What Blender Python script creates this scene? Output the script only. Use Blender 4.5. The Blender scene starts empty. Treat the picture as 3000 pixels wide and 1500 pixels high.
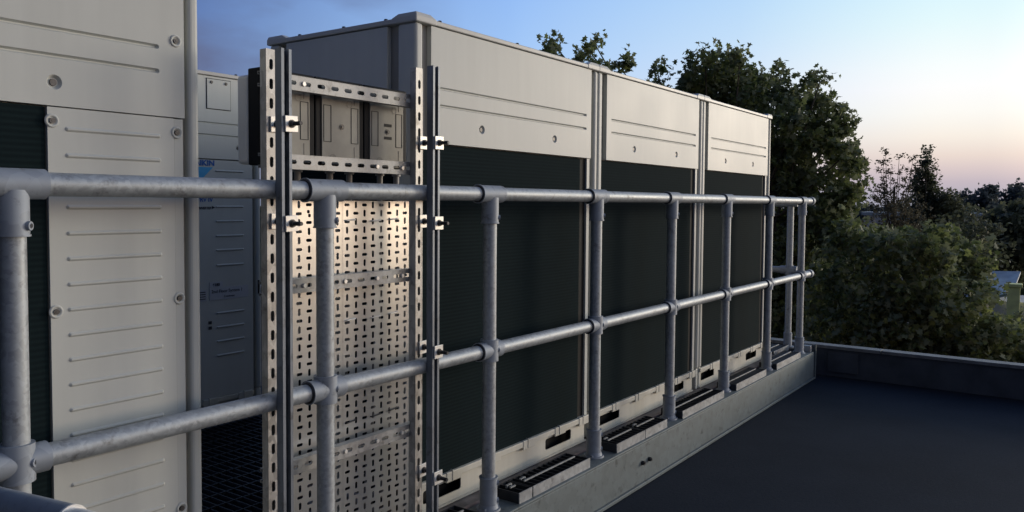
import bpy, math, random
import numpy as np
from mathutils import Vector, Matrix
R = math.radians
random.seed(7)
rng = np.random.default_rng(11)
scene = bpy.context.scene
COL = scene.collection

# ------------------------------------------------------------------ camera
cam_d = bpy.data.cameras.new('camera')
cam_d.sensor_width = 36.0
cam_d.lens = 2354.28 / 3000 * 36
cam_d.shift_y = -(750 - 699.2) / 3000
cam_d.clip_start = 0.05
cam_d.clip_end = 3000
cam = bpy.data.objects.new('camera', cam_d)
COL.objects.link(cam)
cr = Vector((0.58261284, -0.81271809, 0.00718222))
cu = Vector((0.03172553, 0.0315715, 0.99899786))
cw = Vector((0.81213039, 0.58180113, -0.04417787))
cam.matrix_world = Matrix(((cr.x, cu.x, -cw.x, 0), (cr.y, cu.y, -cw.y, 0), (cr.z, cu.z, -cw.z, 0), (0, 0, 0, 1)))
scene.camera = cam

# ------------------------------------------------------------------ view
scene.render.engine = 'CYCLES'
scene.view_settings.view_transform = 'Standard'
scene.view_settings.look = 'None'
scene.view_settings.gamma = 1
scene.view_settings.exposure = 0.0
scene.cycles.max_bounces = 6
scene.cycles.use_denoising = True

# ------------------------------------------------------------------ world: dusk sky, glow low on the right
SUN_AZ = R(-14)
GLOW = 2.6
world = bpy.data.worlds.new('World')
scene.world = world
world.use_nodes = True
wn = world.node_tree
wn.nodes.clear()
def N(nt, kind, **kw):
    n = nt.nodes.new(kind)
    for k, v in kw.items():
        setattr(n, k, v)
    return n
def ramp(nt, fac, stops, interp='LINEAR'):
    n = nt.nodes.new('ShaderNodeValToRGB')
    n.color_ramp.interpolation = interp
    e = n.color_ramp.elements
    while len(e) < len(stops):
        e.new(0.5)
    for i, (p, c) in enumerate(stops):
        e[i].position = p
        e[i].color = (*c, 1) if len(c) == 3 else c
    nt.links.new(fac, n.inputs[0])
    return n.outputs[0]
def math_n(nt, op, a, b=None, clamp=False):
    n = nt.nodes.new('ShaderNodeMath')
    n.operation = op
    n.use_clamp = clamp
    for i, v in enumerate((a, b)):
        if v is None:
            continue
        if isinstance(v, (int, float)):
            n.inputs[i].default_value = v
        else:
            nt.links.new(v, n.inputs[i])
    return n.outputs[0]
def mix(nt, f, a, b, blend='MIX'):
    n = nt.nodes.new('ShaderNodeMix')
    n.data_type = 'RGBA'
    n.blend_type = blend
    for s, v in ((n.inputs[0], f), (n.inputs[6], a), (n.inputs[7], b)):
        if isinstance(v, (int, float)):
            s.default_value = v
        elif isinstance(v, tuple):
            s.default_value = (*v, 1)
        else:
            nt.links.new(v, s)
    return n.outputs[2]
tc = N(wn, 'ShaderNodeTexCoord')
sep = N(wn, 'ShaderNodeSeparateXYZ')
wn.links.new(tc.outputs['Generated'], sep.inputs[0])
zc = math_n(wn, 'MAXIMUM', sep.outputs[2], 0.0)
zs = math_n(wn, 'SQRT', zc)
flat = N(wn, 'ShaderNodeVectorMath', operation='MULTIPLY')
wn.links.new(tc.outputs['Generated'], flat.inputs[0])
flat.inputs[1].default_value = (1, 1, 0)
nrm = N(wn, 'ShaderNodeVectorMath', operation='NORMALIZE')
wn.links.new(flat.outputs[0], nrm.inputs[0])
dt = N(wn, 'ShaderNodeVectorMath', operation='DOT_PRODUCT')
wn.links.new(nrm.outputs[0], dt.inputs[0])
dt.inputs[1].default_value = (math.cos(SUN_AZ), math.sin(SUN_AZ), 0)
cosd = dt.outputs['Value']
az01 = math_n(wn, 'MULTIPLY', math_n(wn, 'ADD', cosd, 1.0), 0.5)
near = ramp(wn, zs, [(0.00, (.36, .37, .45)), (0.10, (.44, .42, .50)), (0.165, (.57, .49, .54)), (0.205, (.72, .60, .59)), (0.235, (.84, .71, .64)),
                     (0.277, (.95, .87, .78)), (0.32, (.99, .97, .92)), (0.36, (1.0, 1.0, 1.0)), (0.39, (.95, 1.0, 1.0)), (0.445, (.79, .96, .99)),
                     (0.50, (.66, .90, 1.0)), (0.70, (.20, .33, .60)), (1.00, (.085, .15, .32))])
midr = ramp(wn, zs, [(0.00, (.28, .31, .42)), (0.15, (.42, .40, .52)), (0.25, (.55, .58, .70)), (0.33, (.47, .64, .86)), (0.42, (.37, .58, .93)), (0.50, (.30, .51, .92)), (0.70, (.14, .25, .52)), (1.00, (.085, .15, .32))])
far = ramp(wn, zs, [(0.00, (.13, .16, .25)), (0.20, (.13, .19, .33)), (0.38, (.09, .15, .36)), (0.50, (.065, .115, .32)), (1.0, (.05, .09, .20))])
def c01(deg):
    return (math.cos(R(deg)) + 1) / 2
def dirdot(azdeg):
    d = N(wn, 'ShaderNodeVectorMath', operation='DOT_PRODUCT')
    wn.links.new(nrm.outputs[0], d.inputs[0]); d.inputs[1].default_value = (math.cos(R(azdeg)), math.sin(R(azdeg)), 0)
    return math_n(wn, 'MULTIPLY', math_n(wn, 'ADD', d.outputs['Value'], 1.0), 0.5)
g3 = lambda v: (v, v, v)
f1 = ramp(wn, az01, [(c01(50), g3(0)), (c01(34), g3(.45)), (c01(22), g3(1))])
f2 = ramp(wn, az01, [(c01(125), g3(0)), (c01(95), g3(.5)), (c01(70), g3(1))])
left01 = dirdot(105)
fl = ramp(wn, left01, [(c01(70), g3(0)), (c01(60), g3(.25)), (c01(52), g3(.62)), (c01(44), g3(.95))])
base = mix(wn, f2, far, mix(wn, f1, midr, near))
base = mix(wn, fl, base, far)
bk = ramp(wn, dirdot(195), [(c01(88), g3(1)), (c01(60), g3(.42))])
base = mix(wn, 1.0, base, bk, 'MULTIPLY')
# brighter warm glow round the set sun, beyond the right edge of the photograph
lob = ramp(wn, az01, [(c01(62), g3(0)), (c01(34), g3(.10)), (c01(20), g3(.22)), (c01(10), g3(.7)), (c01(2), g3(1))])
rightm = ramp(wn, dirdot(-60), [(c01(75), g3(0)), (c01(62), g3(.12)), (c01(45), g3(.7)), (c01(25), g3(1))])
lob = mix(wn, 1.0, lob, mix(wn, .5, rightm, (0, 0, 0)), 'ADD')
lobz = ramp(wn, zs, [(0.0, (GLOW * .7, GLOW * .42, GLOW * .26)), (0.2, (GLOW * 1.0, GLOW * .68, GLOW * .42)), (0.38, (GLOW * .95, GLOW * .82, GLOW * .60)), (0.55, (GLOW * .4, GLOW * .38, GLOW * .34)), (0.85, (0, 0, 0))])
glow = mix(wn, 1.0, mix(wn, 1.0, lob, ramp(wn, dirdot(-75), [(c01(80), g3(0)), (c01(70), g3(.35)), (c01(60), g3(1))]), 'MULTIPLY'), lobz, 'MULTIPLY')
tot = mix(wn, 1.0, base, glow, 'ADD')
# low bright sky band behind the camera's right shoulder, added to brighten the trays
lob2 = ramp(wn, dirdot(-44), [(c01(24), g3(0)), (c01(10), g3(1))])
band = ramp(wn, zs, [(0.0, (4.2, 2.9, 1.8)), (0.24, (4.2, 2.9, 1.8)), (0.34, (0, 0, 0))])
tot = mix(wn, 1.0, tot, mix(wn, 1.0, lob2, band, 'MULTIPLY'), 'ADD')
# soft violet-grey cloud high on the left
mp = N(wn, 'ShaderNodeMapping')
mp.inputs['Scale'].default_value = (2.2, 2.2, 6.5)
wn.links.new(tc.outputs['Generated'], mp.inputs[0])
nz = N(wn, 'ShaderNodeTexNoise')
nz.inputs['Scale'].default_value = 1.7
nz.inputs['Detail'].default_value = 5
nz.inputs['Roughness'].default_value = .5
wn.links.new(mp.outputs[0], nz.inputs['Vector'])
cl = ramp(wn, nz.outputs[0], [(.36, (0, 0, 0)), (.56, (1, 1, 1))])
cmask = ramp(wn, left01, [(c01(66), g3(0)), (c01(58), g3(.6)), (c01(50), g3(1))])
czm = ramp(wn, zs, [(.28, (0, 0, 0)), (.40, (1, 1, 1))])
cf = mix(wn, 1.0, mix(wn, 1.0, cl, cmask, 'MULTIPLY'), czm, 'MULTIPLY')
tot = mix(wn, cf, tot, (.132, .168, .305))
# light sky patch low on the left under the cloud
below = ramp(wn, math_n(wn, 'ADD', math_n(wn, 'MULTIPLY', sep.outputs[2], 8.0), 1.0, True), [(0.0, (.03, .035, .04)), (1.0, (1, 1, 1))])
tot = mix(wn, 1.0, tot, below, 'MULTIPLY')
bg = N(wn, 'ShaderNodeBackground')
bg.inputs[1].default_value = 1.0
wn.links.new(tot, bg.inputs[0])
wo = N(wn, 'ShaderNodeOutputWorld')
wn.links.new(bg.outputs[0], wo.inputs[0])

sun_d = bpy.data.lights.new('sun', 'SUN')
sun_d.energy = 1.15
sun_d.angle = R(12)
sun_d.color = (1.0, .90, .76)
sun = bpy.data.objects.new('sun', sun_d)
COL.objects.link(sun)
LAZ, LEL = R(-25), R(8)
sdir = Vector((math.cos(LAZ) * math.cos(LEL), math.sin(LAZ) * math.cos(LEL), math.sin(LEL)))
sun.rotation_euler = sdir.to_track_quat('Z', 'Y').to_euler()
sun.location = (0, 0, 30)

# ------------------------------------------------------------------ helpers
class MB:
    def __init__(s, T=None):
        s.v = []; s.f = []; s.sm = []; s.T = T or Matrix.Identity(4)
    def add(s, pts, faces, smooth=False):
        b = len(s.v)
        s.v += [tuple(s.T @ Vector(p)) for p in pts]
        for f in faces:
            s.f.append(tuple(b + i for i in f)); s.sm.append(smooth)
    def box(s, x0, x1, y0, y1, z0, z1):
        s.add([(x0, y0, z0), (x1, y0, z0), (x1, y1, z0), (x0, y1, z0), (x0, y0, z1), (x1, y0, z1), (x1, y1, z1), (x0, y1, z1)],
              [(0, 3, 2, 1), (4, 5, 6, 7), (0, 1, 5, 4), (1, 2, 6, 5), (2, 3, 7, 6), (3, 0, 4, 7)])
    def tube(s, p0, p1, r0, r1=None, n=20, cap=True, inner=None):
        r1 = r0 if r1 is None else r1
        p0, p1 = Vector(p0), Vector(p1)
        d = (p1 - p0).normalized()
        a = d.orthogonal().normalized(); b = d.cross(a)
        ring = lambda p, r: [p + (a * math.cos(2 * math.pi * i / n) + b * math.sin(2 * math.pi * i / n)) * r for i in range(n)]
        pts = ring(p0, r0) + ring(p1, r1)
        s.add(pts, [(i, (i + 1) % n, n + (i + 1) % n, n + i) for i in range(n)], True)
        if inner:
            dd = d * .12
            for p, r, sg in ((p0, r0, 1), (p1, r1, -1)):
                ip = ring(p, r) + ring(p, inner) + ring(p + dd * sg, inner)
                s.add(ip, [(i, (i + 1) % n, n + (i + 1) % n, n + i) for i in range(n)] + [(n + i, n + (i + 1) % n, 2 * n + (i + 1) % n, 2 * n + i) for i in range(n)] + [tuple(range(2 * n, 3 * n))], False)
        elif cap:
            s.add(ring(p0, r0), [tuple(range(n))[::-1]]); s.add(ring(p1, r1), [tuple(range(n))])
    def path(s, pts, radii, n=10):
        for i in range(len(pts) - 1):
            s.tube(pts[i], pts[i + 1], radii[i], radii[i + 1], n, cap=True)
    # rectangular cell in a local frame (o,U,V,N) with a rounded hole: 'through' of thickness t, or a pressed 'cup'
    def cell(s, F, u0, u1, v0, v1, hole=None, mode='through', t=.003, shrink=.004, seg=3, back=True):
        o, U, V, Nn = F
        P = lambda u, v, n=0.: o + U * u + V * v + Nn * n
        cs = [(u1, v1), (u0, v1), (u0, v0), (u1, v0)]
        if hole is None:
            s.add([P(*c) for c in cs], [(0, 1, 2, 3)])
            if mode == 'through' and back:
                s.add([P(c[0], c[1], -t) for c in cs], [(3, 2, 1, 0)])
            return
        if len(hole) == 6: t = hole[5]
        cx, cy, hw, hh, r = hole[:5]
        r = min(r, hw, hh)
        def poly(hw, hh, r):
            out = []
            for k, (sx, sy, a0) in enumerate(((1, 1, 0), (-1, 1, 90), (-1, -1, 180), (1, -1, 270))):
                for j in range(seg + 1):
                    a = R(a0 + 90 * j / seg)
                    out.append((cx + sx * (hw - r) + math.cos(a) * r, cy + sy * (hh - r) + math.sin(a) * r))
            return out
        h = poly(hw, hh, r); m = seg + 1; n = len(h)
        def ringfaces():
            fs = []
            for k in range(4):
                for j in range(seg):
                    fs.append((n + k, k * m + j, k * m + j + 1)[::-1])
                k2 = (k + 1) % 4
                fs.append((n + k, k * m + seg, k2 * m, n + k2)[::-1])
            return fs
        s.add([P(*q) for q in h] + [P(*c) for c in cs], ringfaces())
        if mode == 'through':
            if back:
                s.add([P(q[0], q[1], -t) for q in h] + [P(c[0], c[1], -t) for c in cs], [f[::-1] for f in ringfaces()])
            s.add([P(*q) for q in h] + [P(q[0], q[1], -t) for q in h], [(i, (i + 1) % n, n + (i + 1) % n, n + i) for i in range(n)])
        else:
            hw2, hh2 = max(hw - shrink, hw * .25), max(hh - shrink, hh * .25)
            g = poly(hw2, hh2, min(r, hw2, hh2))
            s.add([P(*q) for q in h] + [P(q[0], q[1], -t) for q in g], [(i, (i + 1) % n, n + (i + 1) % n, n + i) for i in range(n)] + [tuple(range(n, 2 * n))])
    # plate made of rows: rows = [(v0, v1, [holes as (cu, cv, hw, hh, r)])]
    def plate(s, F, u0, u1, v0, v1, rows, mode='cup', t=.005, shrink=.004, seg=3):
        rows = sorted(rows, key=lambda r: r[0])
        v = v0
        for (a, b, holes) in rows:
            if a > v + 1e-6:
                s.cell(F, u0, u1, v, a, None, mode, t)
            hs = sorted(holes, key=lambda h: h[0])
            u = u0
            for i, h in enumerate(hs):
                e = u1 if i == len(hs) - 1 else (h[0] + h[2] + hs[i + 1][0] - hs[i + 1][2]) / 2
                s.cell(F, u, e, a, b, h, mode, t, shrink, seg); u = e
            v = b
        if v < v1 - 1e-6:
            s.cell(F, u0, u1, v, v1, None, mode, t)
    def build(s, name, m, parent=None, bevel=0, seg=2):
        me = bpy.data.meshes.new(name)
        me.from_pydata(s.v, [], s.f)
        me.polygons.foreach_set('use_smooth', s.sm)
        me.materials.append(m)
        me.update()
        o = bpy.data.objects.new(name, me)
        COL.objects.link(o)
        if parent:
            o.parent = parent
            o.matrix_parent_inverse = Matrix.Translation(-parent.location) if parent.type == 'EMPTY' else Matrix.Identity(4)
        if bevel:
            b = o.modifiers.new('bevel', 'BEVEL'); b.width = bevel; b.segments = seg; b.limit_method = 'ANGLE'
        return o
def empty(name, loc, label, cat, group=None):
    o = bpy.data.objects.new(name, None)
    o.empty_display_size = .2
    COL.objects.link(o)
    o.location = loc
    return tag(o, label, cat, group)
def tag(o, label=None, cat=None, group=None, kind=None):
    if label: o['label'] = label
    if cat: o['category'] = cat
    if group: o['group'] = group
    if kind: o['kind'] = kind
    return o
V3 = Vector
def copy_part(o, parent, dx=0., dy=0., dz=0.):
    c = o.copy(); COL.objects.link(c); c.parent = parent
    c.location = o.location + Vector((dx, dy, dz))
    return c

# ------------------------------------------------------------------ materials
def newmat(name):
    m = bpy.data.materials.new(name); m.use_nodes = True
    nt = m.node_tree; b = nt.nodes['Principled BSDF']
    return m, nt, b
def objco(nt, scale=(1, 1, 1)):
    t = nt.nodes.new('ShaderNodeTexCoord'); mp = nt.nodes.new('ShaderNodeMapping')
    g = nt.nodes.new('ShaderNodeNewGeometry')
    nt.links.new(g.outputs['Position'], mp.inputs[0]); mp.inputs['Scale'].default_value = scale
    return mp.outputs[0]
def noise(nt, co, scale, detail=4, rough=.55):
    n = nt.nodes.new('ShaderNodeTexNoise'); n.inputs['Scale'].default_value = scale
    n.inputs['Detail'].default_value = detail; n.inputs['Roughness'].default_value = rough
    nt.links.new(co, n.inputs['Vector']); return n.outputs[0]
def bump(nt, b, h, strength, dist=.002):
    n = nt.nodes.new('ShaderNodeBump'); n.inputs['Strength'].default_value = strength; n.inputs['Distance'].default_value = dist
    nt.links.new(h, n.inputs['Height']); nt.links.new(n.outputs[0], b.inputs['Normal'])
def simple(name, col, rough=.5, metal=0., var=.12, scale=8, spec=.5, bmp=0):
    m, nt, b = newmat(name)
    co = objco(nt); n = noise(nt, co, scale)
    lo = tuple(c * (1 - var) for c in col); hi = tuple(min(1, c * (1 + var)) for c in col)
    nt.links.new(ramp(nt, n, [(.3, lo), (.7, hi)]), b.inputs['Base Color'])
    b.inputs['Roughness'].default_value = rough; b.inputs['Metallic'].default_value = metal
    b.inputs['Specular IOR Level'].default_value = spec
    if bmp: bump(nt, b, noise(nt, co, 60), bmp)
    return m
def galv(name, col, rough, metal, spangle=45, streak=(1, 1, 1), contrast=.25, rust=0.):
    m, nt, b = newmat(name)
    co = objco(nt, streak)
    v = nt.nodes.new('ShaderNodeTexVoronoi'); v.inputs['Scale'].default_value = spangle
    nt.links.new(co, v.inputs['Vector'])
    sp = nt.nodes.new('ShaderNodeSeparateColor'); nt.links.new(v.outputs['Color'], sp.inputs[0])
    n1 = noise(nt, co, 6, 6, .65); n2 = noise(nt, objco(nt), 1.3, 3)
    f = math_n(nt, 'ADD', math_n(nt, 'MULTIPLY', sp.outputs[0], .35), math_n(nt, 'MULTIPLY', n1, .65))
    f = math_n(nt, 'ADD', math_n(nt, 'MULTIPLY', f, .75), math_n(nt, 'MULTIPLY', n2, .25))
    c = ramp(nt, f, [(.25, tuple(x * (1 - contrast) for x in col)), (.5, col), (.75, tuple(min(1, x * (1 + contrast)) for x in col))])
    dn = noise(nt, objco(nt), 22, 5, .7)
    dk = ramp(nt, dn, [(.56, (1, 1, 1)), (.70, (.55, .53, .51))])
    c = mix(nt, 1.0, c, dk, 'MULTIPLY')
    if rust:
        rn = noise(nt, objco(nt), 4.5, 7, .75)
        c = mix(nt, ramp(nt, rn, [(.72, (0, 0, 0)), (.78, (rust, rust, rust))]), c, (.22, .10, .05))
    nt.links.new(c, b.inputs['Base Color'])
    rr = nt.nodes.new('ShaderNodeMapRange'); nt.links.new(f, rr.inputs[0])
    rr.inputs[1].default_value = .2; rr.inputs[2].default_value = .8; rr.inputs[3].default_value = rough - .1; rr.inputs[4].default_value = rough + .14
    nt.links.new(rr.outputs[0], b.inputs['Roughness'])
    b.inputs['Metallic'].default_value = metal
    bump(nt, b, n1, .15, .001)
    return m
def paint(name, col, rough=.34, dirt=.12, coat=.0, rib=False):
    m, nt, b = newmat(name)
    co = objco(nt)
    n = noise(nt, co, 2.2, 5); n2 = noise(nt, co, 140, 2)
    st = noise(nt, objco(nt, (9, 9, .6)), 3, 4)
    f = math_n(nt, 'ADD', math_n(nt, 'MULTIPLY', n, .72), math_n(nt, 'MULTIPLY', st, .28))
    c = ramp(nt, f, [(.3, tuple(x * (1 - dirt) for x in col)), (.62, col)])
    nt.links.new(c, b.inputs['Base Color'])
    rr = nt.nodes.new('ShaderNodeMapRange'); nt.links.new(n, rr.inputs[0])
    rr.inputs[3].default_value = rough - .05; rr.inputs[4].default_value = rough + .1
    nt.links.new(rr.outputs[0], b.inputs['Roughness'])
    b.inputs['Specular IOR Level'].default_value = .35
    b.inputs['Coat Weight'].default_value = coat; b.inputs['Coat Roughness'].default_value = .3
    bump(nt, b, n2, .05, .0006)
    return m
M = {}
M['paint'] = paint('ivory_paint', (.585, .60, .56), .46, .13)
M['paint_lid'] = paint('ivory_lid_paint', (.56, .56, .53), .42, .15)
M['paint_shade'] = paint('groove_shade_paint', (.36, .345, .31), .5, .2)  # darker copy of the ivory paint, groove shade put into the colour
M['cream'] = paint('cream_base_paint', (.66, .64, .55), .5, .28)
M['tube'] = galv('galvanised_tube', (.35, .38, .405), .54, .5, 110, (1, 1, 1), .27, .7)
M['fit'] = galv('galvanised_casting', (.29, .325, .37), .6, .3, 30, (1, 1, 1), .2)
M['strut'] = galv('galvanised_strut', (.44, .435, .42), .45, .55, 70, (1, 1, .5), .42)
M['strutf'] = galv('blue_grey_strut', (.20, .225, .26), .48, .6, 55, (1, 1, .25), .25)  # darker, bluer tone than the rear uprights
M['bar'] = galv('galvanised_cross_bar', (.33, .335, .335), .48, .5, 70, (1, 1, 1), .3)
M['tray'] = simple('perforated_sheet', (.68, .70, .69), .29, .78, .06, 5, .5)
M['beam'] = galv('galvanised_beam', (.155, .182, .185), .65, .2, 30, (1, 1, 1), .22)
M['grate'] = galv('galvanised_grating', (.36, .375, .38), .5, .35, 60, (1, 1, 1), .3)
M['grate_shade'] = simple('shaded_grating', (.022, .025, .031), .6, .1, .3, 30)  # shaded copy of the galvanised grating, shade put into the colour
M['washer'] = simple('bright_zinc_plate', (.86, .85, .80), .38, .35, .06, 30)
M['bolt'] = simple('dark_bolt_steel', (.05, .052, .058), .45, .6, .3, 60)
M['screw'] = simple('screw_head', (.10, .095, .09), .45, .5, .2, 80)
M['black'] = simple('black_void', (.006, .007, .008), .7, 0, .2, 10, .2)
M['rubber'] = simple('black_plastic', (.008, .0085, .010), .6, 0, .2, 20, .2)
M['isoplate'] = simple('grey_moulding', (.30, .285, .24), .5, 0, .12, 14, .4, .1)
M['isoring'] = simple('grey_moulding_mark', (.22, .20, .17), .5, 0, .1, 14)
M['isocover'] = simple('pale_grey_cover', (.74, .76, .76), .4, 0, .05, 10)
M['bearer'] = simple('weathered_bearer', (.25, .215, .19), .8, 0, .35, 14, .3, .3)
M['bearer_edge'] = simple('pinkish_bearer_edge', (.34, .26, .235), .8, 0, .25, 20, .3, .3)
M['blue'] = simple('logo_deep_blue', (.015, .12, .42), .4, 0, .02)
M['cyan'] = simple('logo_light_blue', (.08, .42, .75), .4, 0, .02)
M['ink'] = simple('print_ink', (.03, .032, .04), .5, 0, .02)
M['paper'] = simple('label_paper', (.50, .52, .56), .5, 0, .04)
M['conduit'] = simple('grey_conduit', (.30, .29, .27), .5, 0, .1)
def coilmat():
    m, nt, b = newmat('coil_fins')
    co = objco(nt)
    w = nt.nodes.new('ShaderNodeTexWave'); w.wave_type = 'BANDS'; w.bands_direction = 'Z'
    w.inputs['Scale'].default_value = 24; w.inputs['Distortion'].default_value = .15
    nt.links.new(co, w.inputs['Vector'])
    n = noise(nt, co, 5, 6, .7)
    n2 = noise(nt, objco(nt, (60, 60, 3)), 5, 2)
    f = math_n(nt, 'ADD', math_n(nt, 'MULTIPLY', w.outputs['Fac'], .45), math_n(nt, 'MULTIPLY', n, .4))
    f = math_n(nt, 'ADD', f, math_n(nt, 'MULTIPLY', n2, .15))
    c = ramp(nt, f, [(.15, (.008, .014, .016)), (.5, (.010, .018, .020)), (.85, (.013, .023, .025))])
    nt.links.new(c, b.inputs['Base Color'])
    b.inputs['Roughness'].default_value = .9; b.inputs['Specular IOR Level'].default_value = .05
    bump(nt, b, w.outputs['Fac'], .06, .001)
    return m
M['coil'] = coilmat()
def roofmat():
    m, nt, b = newmat('roof_membrane')
    co = objco(nt)
    n = noise(nt, co, 1.1, 6, .6); n2 = noise(nt, co, 60, 4, .7)
    f = math_n(nt, 'ADD', math_n(nt, 'MULTIPLY', n, .7), math_n(nt, 'MULTIPLY', n2, .3))
    nt.links.new(ramp(nt, f, [(.3, (.009, .014, .023)), (.5, (.017, .024, .036)), (.7, (.024, .031, .045))]), b.inputs['Base Color'])
    b.inputs['Roughness'].default_value = .85
    b.inputs['Specular IOR Level'].default_value = .12
    bump(nt, b, n2, .35, .003)
    return m
M['roof'] = roofmat()
M['upstand'] = simple('parapet_membrane', (.070, .080, .095), .75, 0, .25, 6, .3, .3)
M['coping'] = simple('coping_metal', (.20, .205, .205), .6, .1, .25, 9)
M['wall'] = simple('brick_wall', (.20, .13, .10), .85, 0, .2, 12)
M['bark'] = simple('bark', (.11, .095, .07), .9, 0, .35, 6, .2, .5)
M['ground'] = simple('ground_grass', (.018, .024, .012), 1.0, 0, .4, .2, 0.0)
def leafmat(name, lo, mid, hi, under):
    m, nt, b = newmat(name)
    a = nt.nodes.new('ShaderNodeAttribute'); a.attribute_name = 'leaf_rand'; a.attribute_type = 'GEOMETRY'
    n = noise(nt, objco(nt), .7, 3)
    f = math_n(nt, 'ADD', math_n(nt, 'MULTIPLY', a.outputs['Fac'], .65), math_n(nt, 'MULTIPLY', n, .35))
    c = ramp(nt, f, [(.18, lo), (.5, mid), (.8, hi), (.93, tuple(min(1, x * 1.5) for x in hi))])
    g = nt.nodes.new('ShaderNodeNewGeometry')
    c = mix(nt, math_n(nt, 'MULTIPLY', g.outputs['Backfacing'], .8), c, under)
    nt.links.new(c, b.inputs['Base Color'])
    b.inputs['Roughness'].default_value = .62
    b.inputs['Specular IOR Level'].default_value = .2
    tr = nt.nodes.new('ShaderNodeBsdfTranslucent'); nt.links.new(c, tr.inputs[0])
    ms = nt.nodes.new('ShaderNodeMixShader'); ms.inputs[0].default_value = .42
    nt.links.new(b.outputs[0], ms.inputs[1]); nt.links.new(tr.outputs[0], ms.inputs[2])
    nt.links.new(ms.outputs[0], nt.nodes['Material Output'].inputs[0])
    return m
M['leaf'] = leafmat('plane_leaves', (.085, .115, .045), (.16, .20, .078), (.25, .29, .10), (.24, .27, .17))
M['leafd'] = leafmat('dark_leaves', (.050, .060, .036), (.085, .100, .058), (.14, .15, .08), (.12, .135, .095))
M['leafb'] = leafmat('birch_leaves', (.060, .058, .040), (.10, .092, .060), (.15, .125, .07), (.13, .125, .09))
M['leaff'] = leafmat('hazed_leaves', (.075, .098, .098), (.105, .130, .128), (.14, .16, .15), (.12, .14, .14))  # paler, bluer leaf colour stands in for haze
M['slate'] = simple('grey_roof_felt', (.34, .40, .44), .6, 0, .15, 2)
M['lime'] = simple('lime_render', (.80, .84, .34), .8, 0, .12, 3)
M['white'] = simple('white_render', (.6, .6, .6), .8, 0, .1, 3)

# ------------------------------------------------------------------ setting
ZR = -1.30
def sheet(name, x0, x1, y0, y1, z, m):
    b = MB(); b.add([(x0, y0, z), (x1, y0, z), (x1, y1, z), (x0, y1, z)], [(0, 1, 2, 3)])
    return b.build(name, m)
g = sheet('ground', -1500, 1500, -1500, 1500, -10.5, M['ground']); tag(g, kind='structure')
b = MB(); b.box(-14, 6.43, -14, 9, ZR - .35, ZR); tag(b.build('flat_roof', M['roof']), kind='structure')
b = MB(); b.box(-13.9, 6.40, -13.9, 8.9, -10.5, ZR - .352)
tag(b.build('building_walls', M['wall']), 'brick building under the dark flat roof', 'building')

# parapet running away to the right
pp = empty('parapet', (6.45, -6, ZR), 'low dark parapet with a pale metal coping at the roof edge beside the trees', 'parapet')
b = MB(); b.box(6.352, 6.42, -14, 1.60, ZR + .002, -1.079); b.box(6.352, 6.42, 1.601, 9, ZR + .002, -1.079); b.build('upstand', M['upstand'], pp)
b = MB()
for i in range(6):
    y1 = 9 - 3.9 * i; y0 = max(-14, y1 - 3.895)
    b.box(6.335, 6.44, y0, y1, -1.079, -1.064); b.box(6.335, 6.339, y0, y1, -1.088, -1.079)
b.build('coping', M['coping'], pp, .003)
b = MB(); b.box(6.338, 6.351, 1.36, 1.575, -1.262, -1.110); b.build('joint_plate', M['upstand'], pp, .002)

# ------------------------------------------------------------------ roof deck parts
YB = 1.630
bm_ = empty('edge_beam', (3, YB, -1.2), 'long galvanised steel beam carrying the railing along the roof edge', 'beam')
b = MB(); b.box(-3, 6.16, YB, YB + .012, ZR + .02, -1.102); b.box(-3, 6.16, YB, YB + .14, -1.102, -1.092); b.box(-3, 6.16, YB - .010, YB + .12, ZR + .004, ZR + .02)
b.build('channel', M['beam'], bm_, .003)
b = MB(); b.box(6.16, 6.172, YB - .012, YB + .15, ZR + .004, -1.04); b.build('end_plate', M['beam'], bm_, .002)
for x, z in ((3.313, -1.187), (3.383, -1.187)):
    b = MB(); b.tube((x, YB, z), (x, YB - .012, z), .011, n=6); b.tube((x, YB - .012, z), (x, YB - .017, z), .006, n=8); b.build('bolt', M['bolt'], bm_)
br = empty('bearer', (3.6, 1.84, -1.1), 'flat weathered brown bearer strip under the bases of the air units', 'bearer')
b = MB(); b.box(2.0, 5.74, 1.782, 2.58, -1.30, -1.090); b.build('board', M['bearer'], br, .003)
b = MB(); b.box(2.0, 5.74, 1.770, 1.781, -1.125, -1.086); b.build('edge_strip', M['bearer_edge'], br, .002)
# floor grating in the gap between the units
fg = MB()
for i in range(47):
    fg.box(1.21 + i * .035, 1.215 + i * .035, 1.80, 3.44, -1.125, -1.095)
for j in range(17):
    fg.box(1.21, 2.83, 1.81 + j * .1, 1.816 + j * .1, -1.104, -1.0935)
tag(fg.build('floor_grating', M['grate_shade']), 'open floor grating, coloured dark for shade, in the gap between the two rows of units', 'grating')  # the shade of the gap is put into this colour

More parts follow.
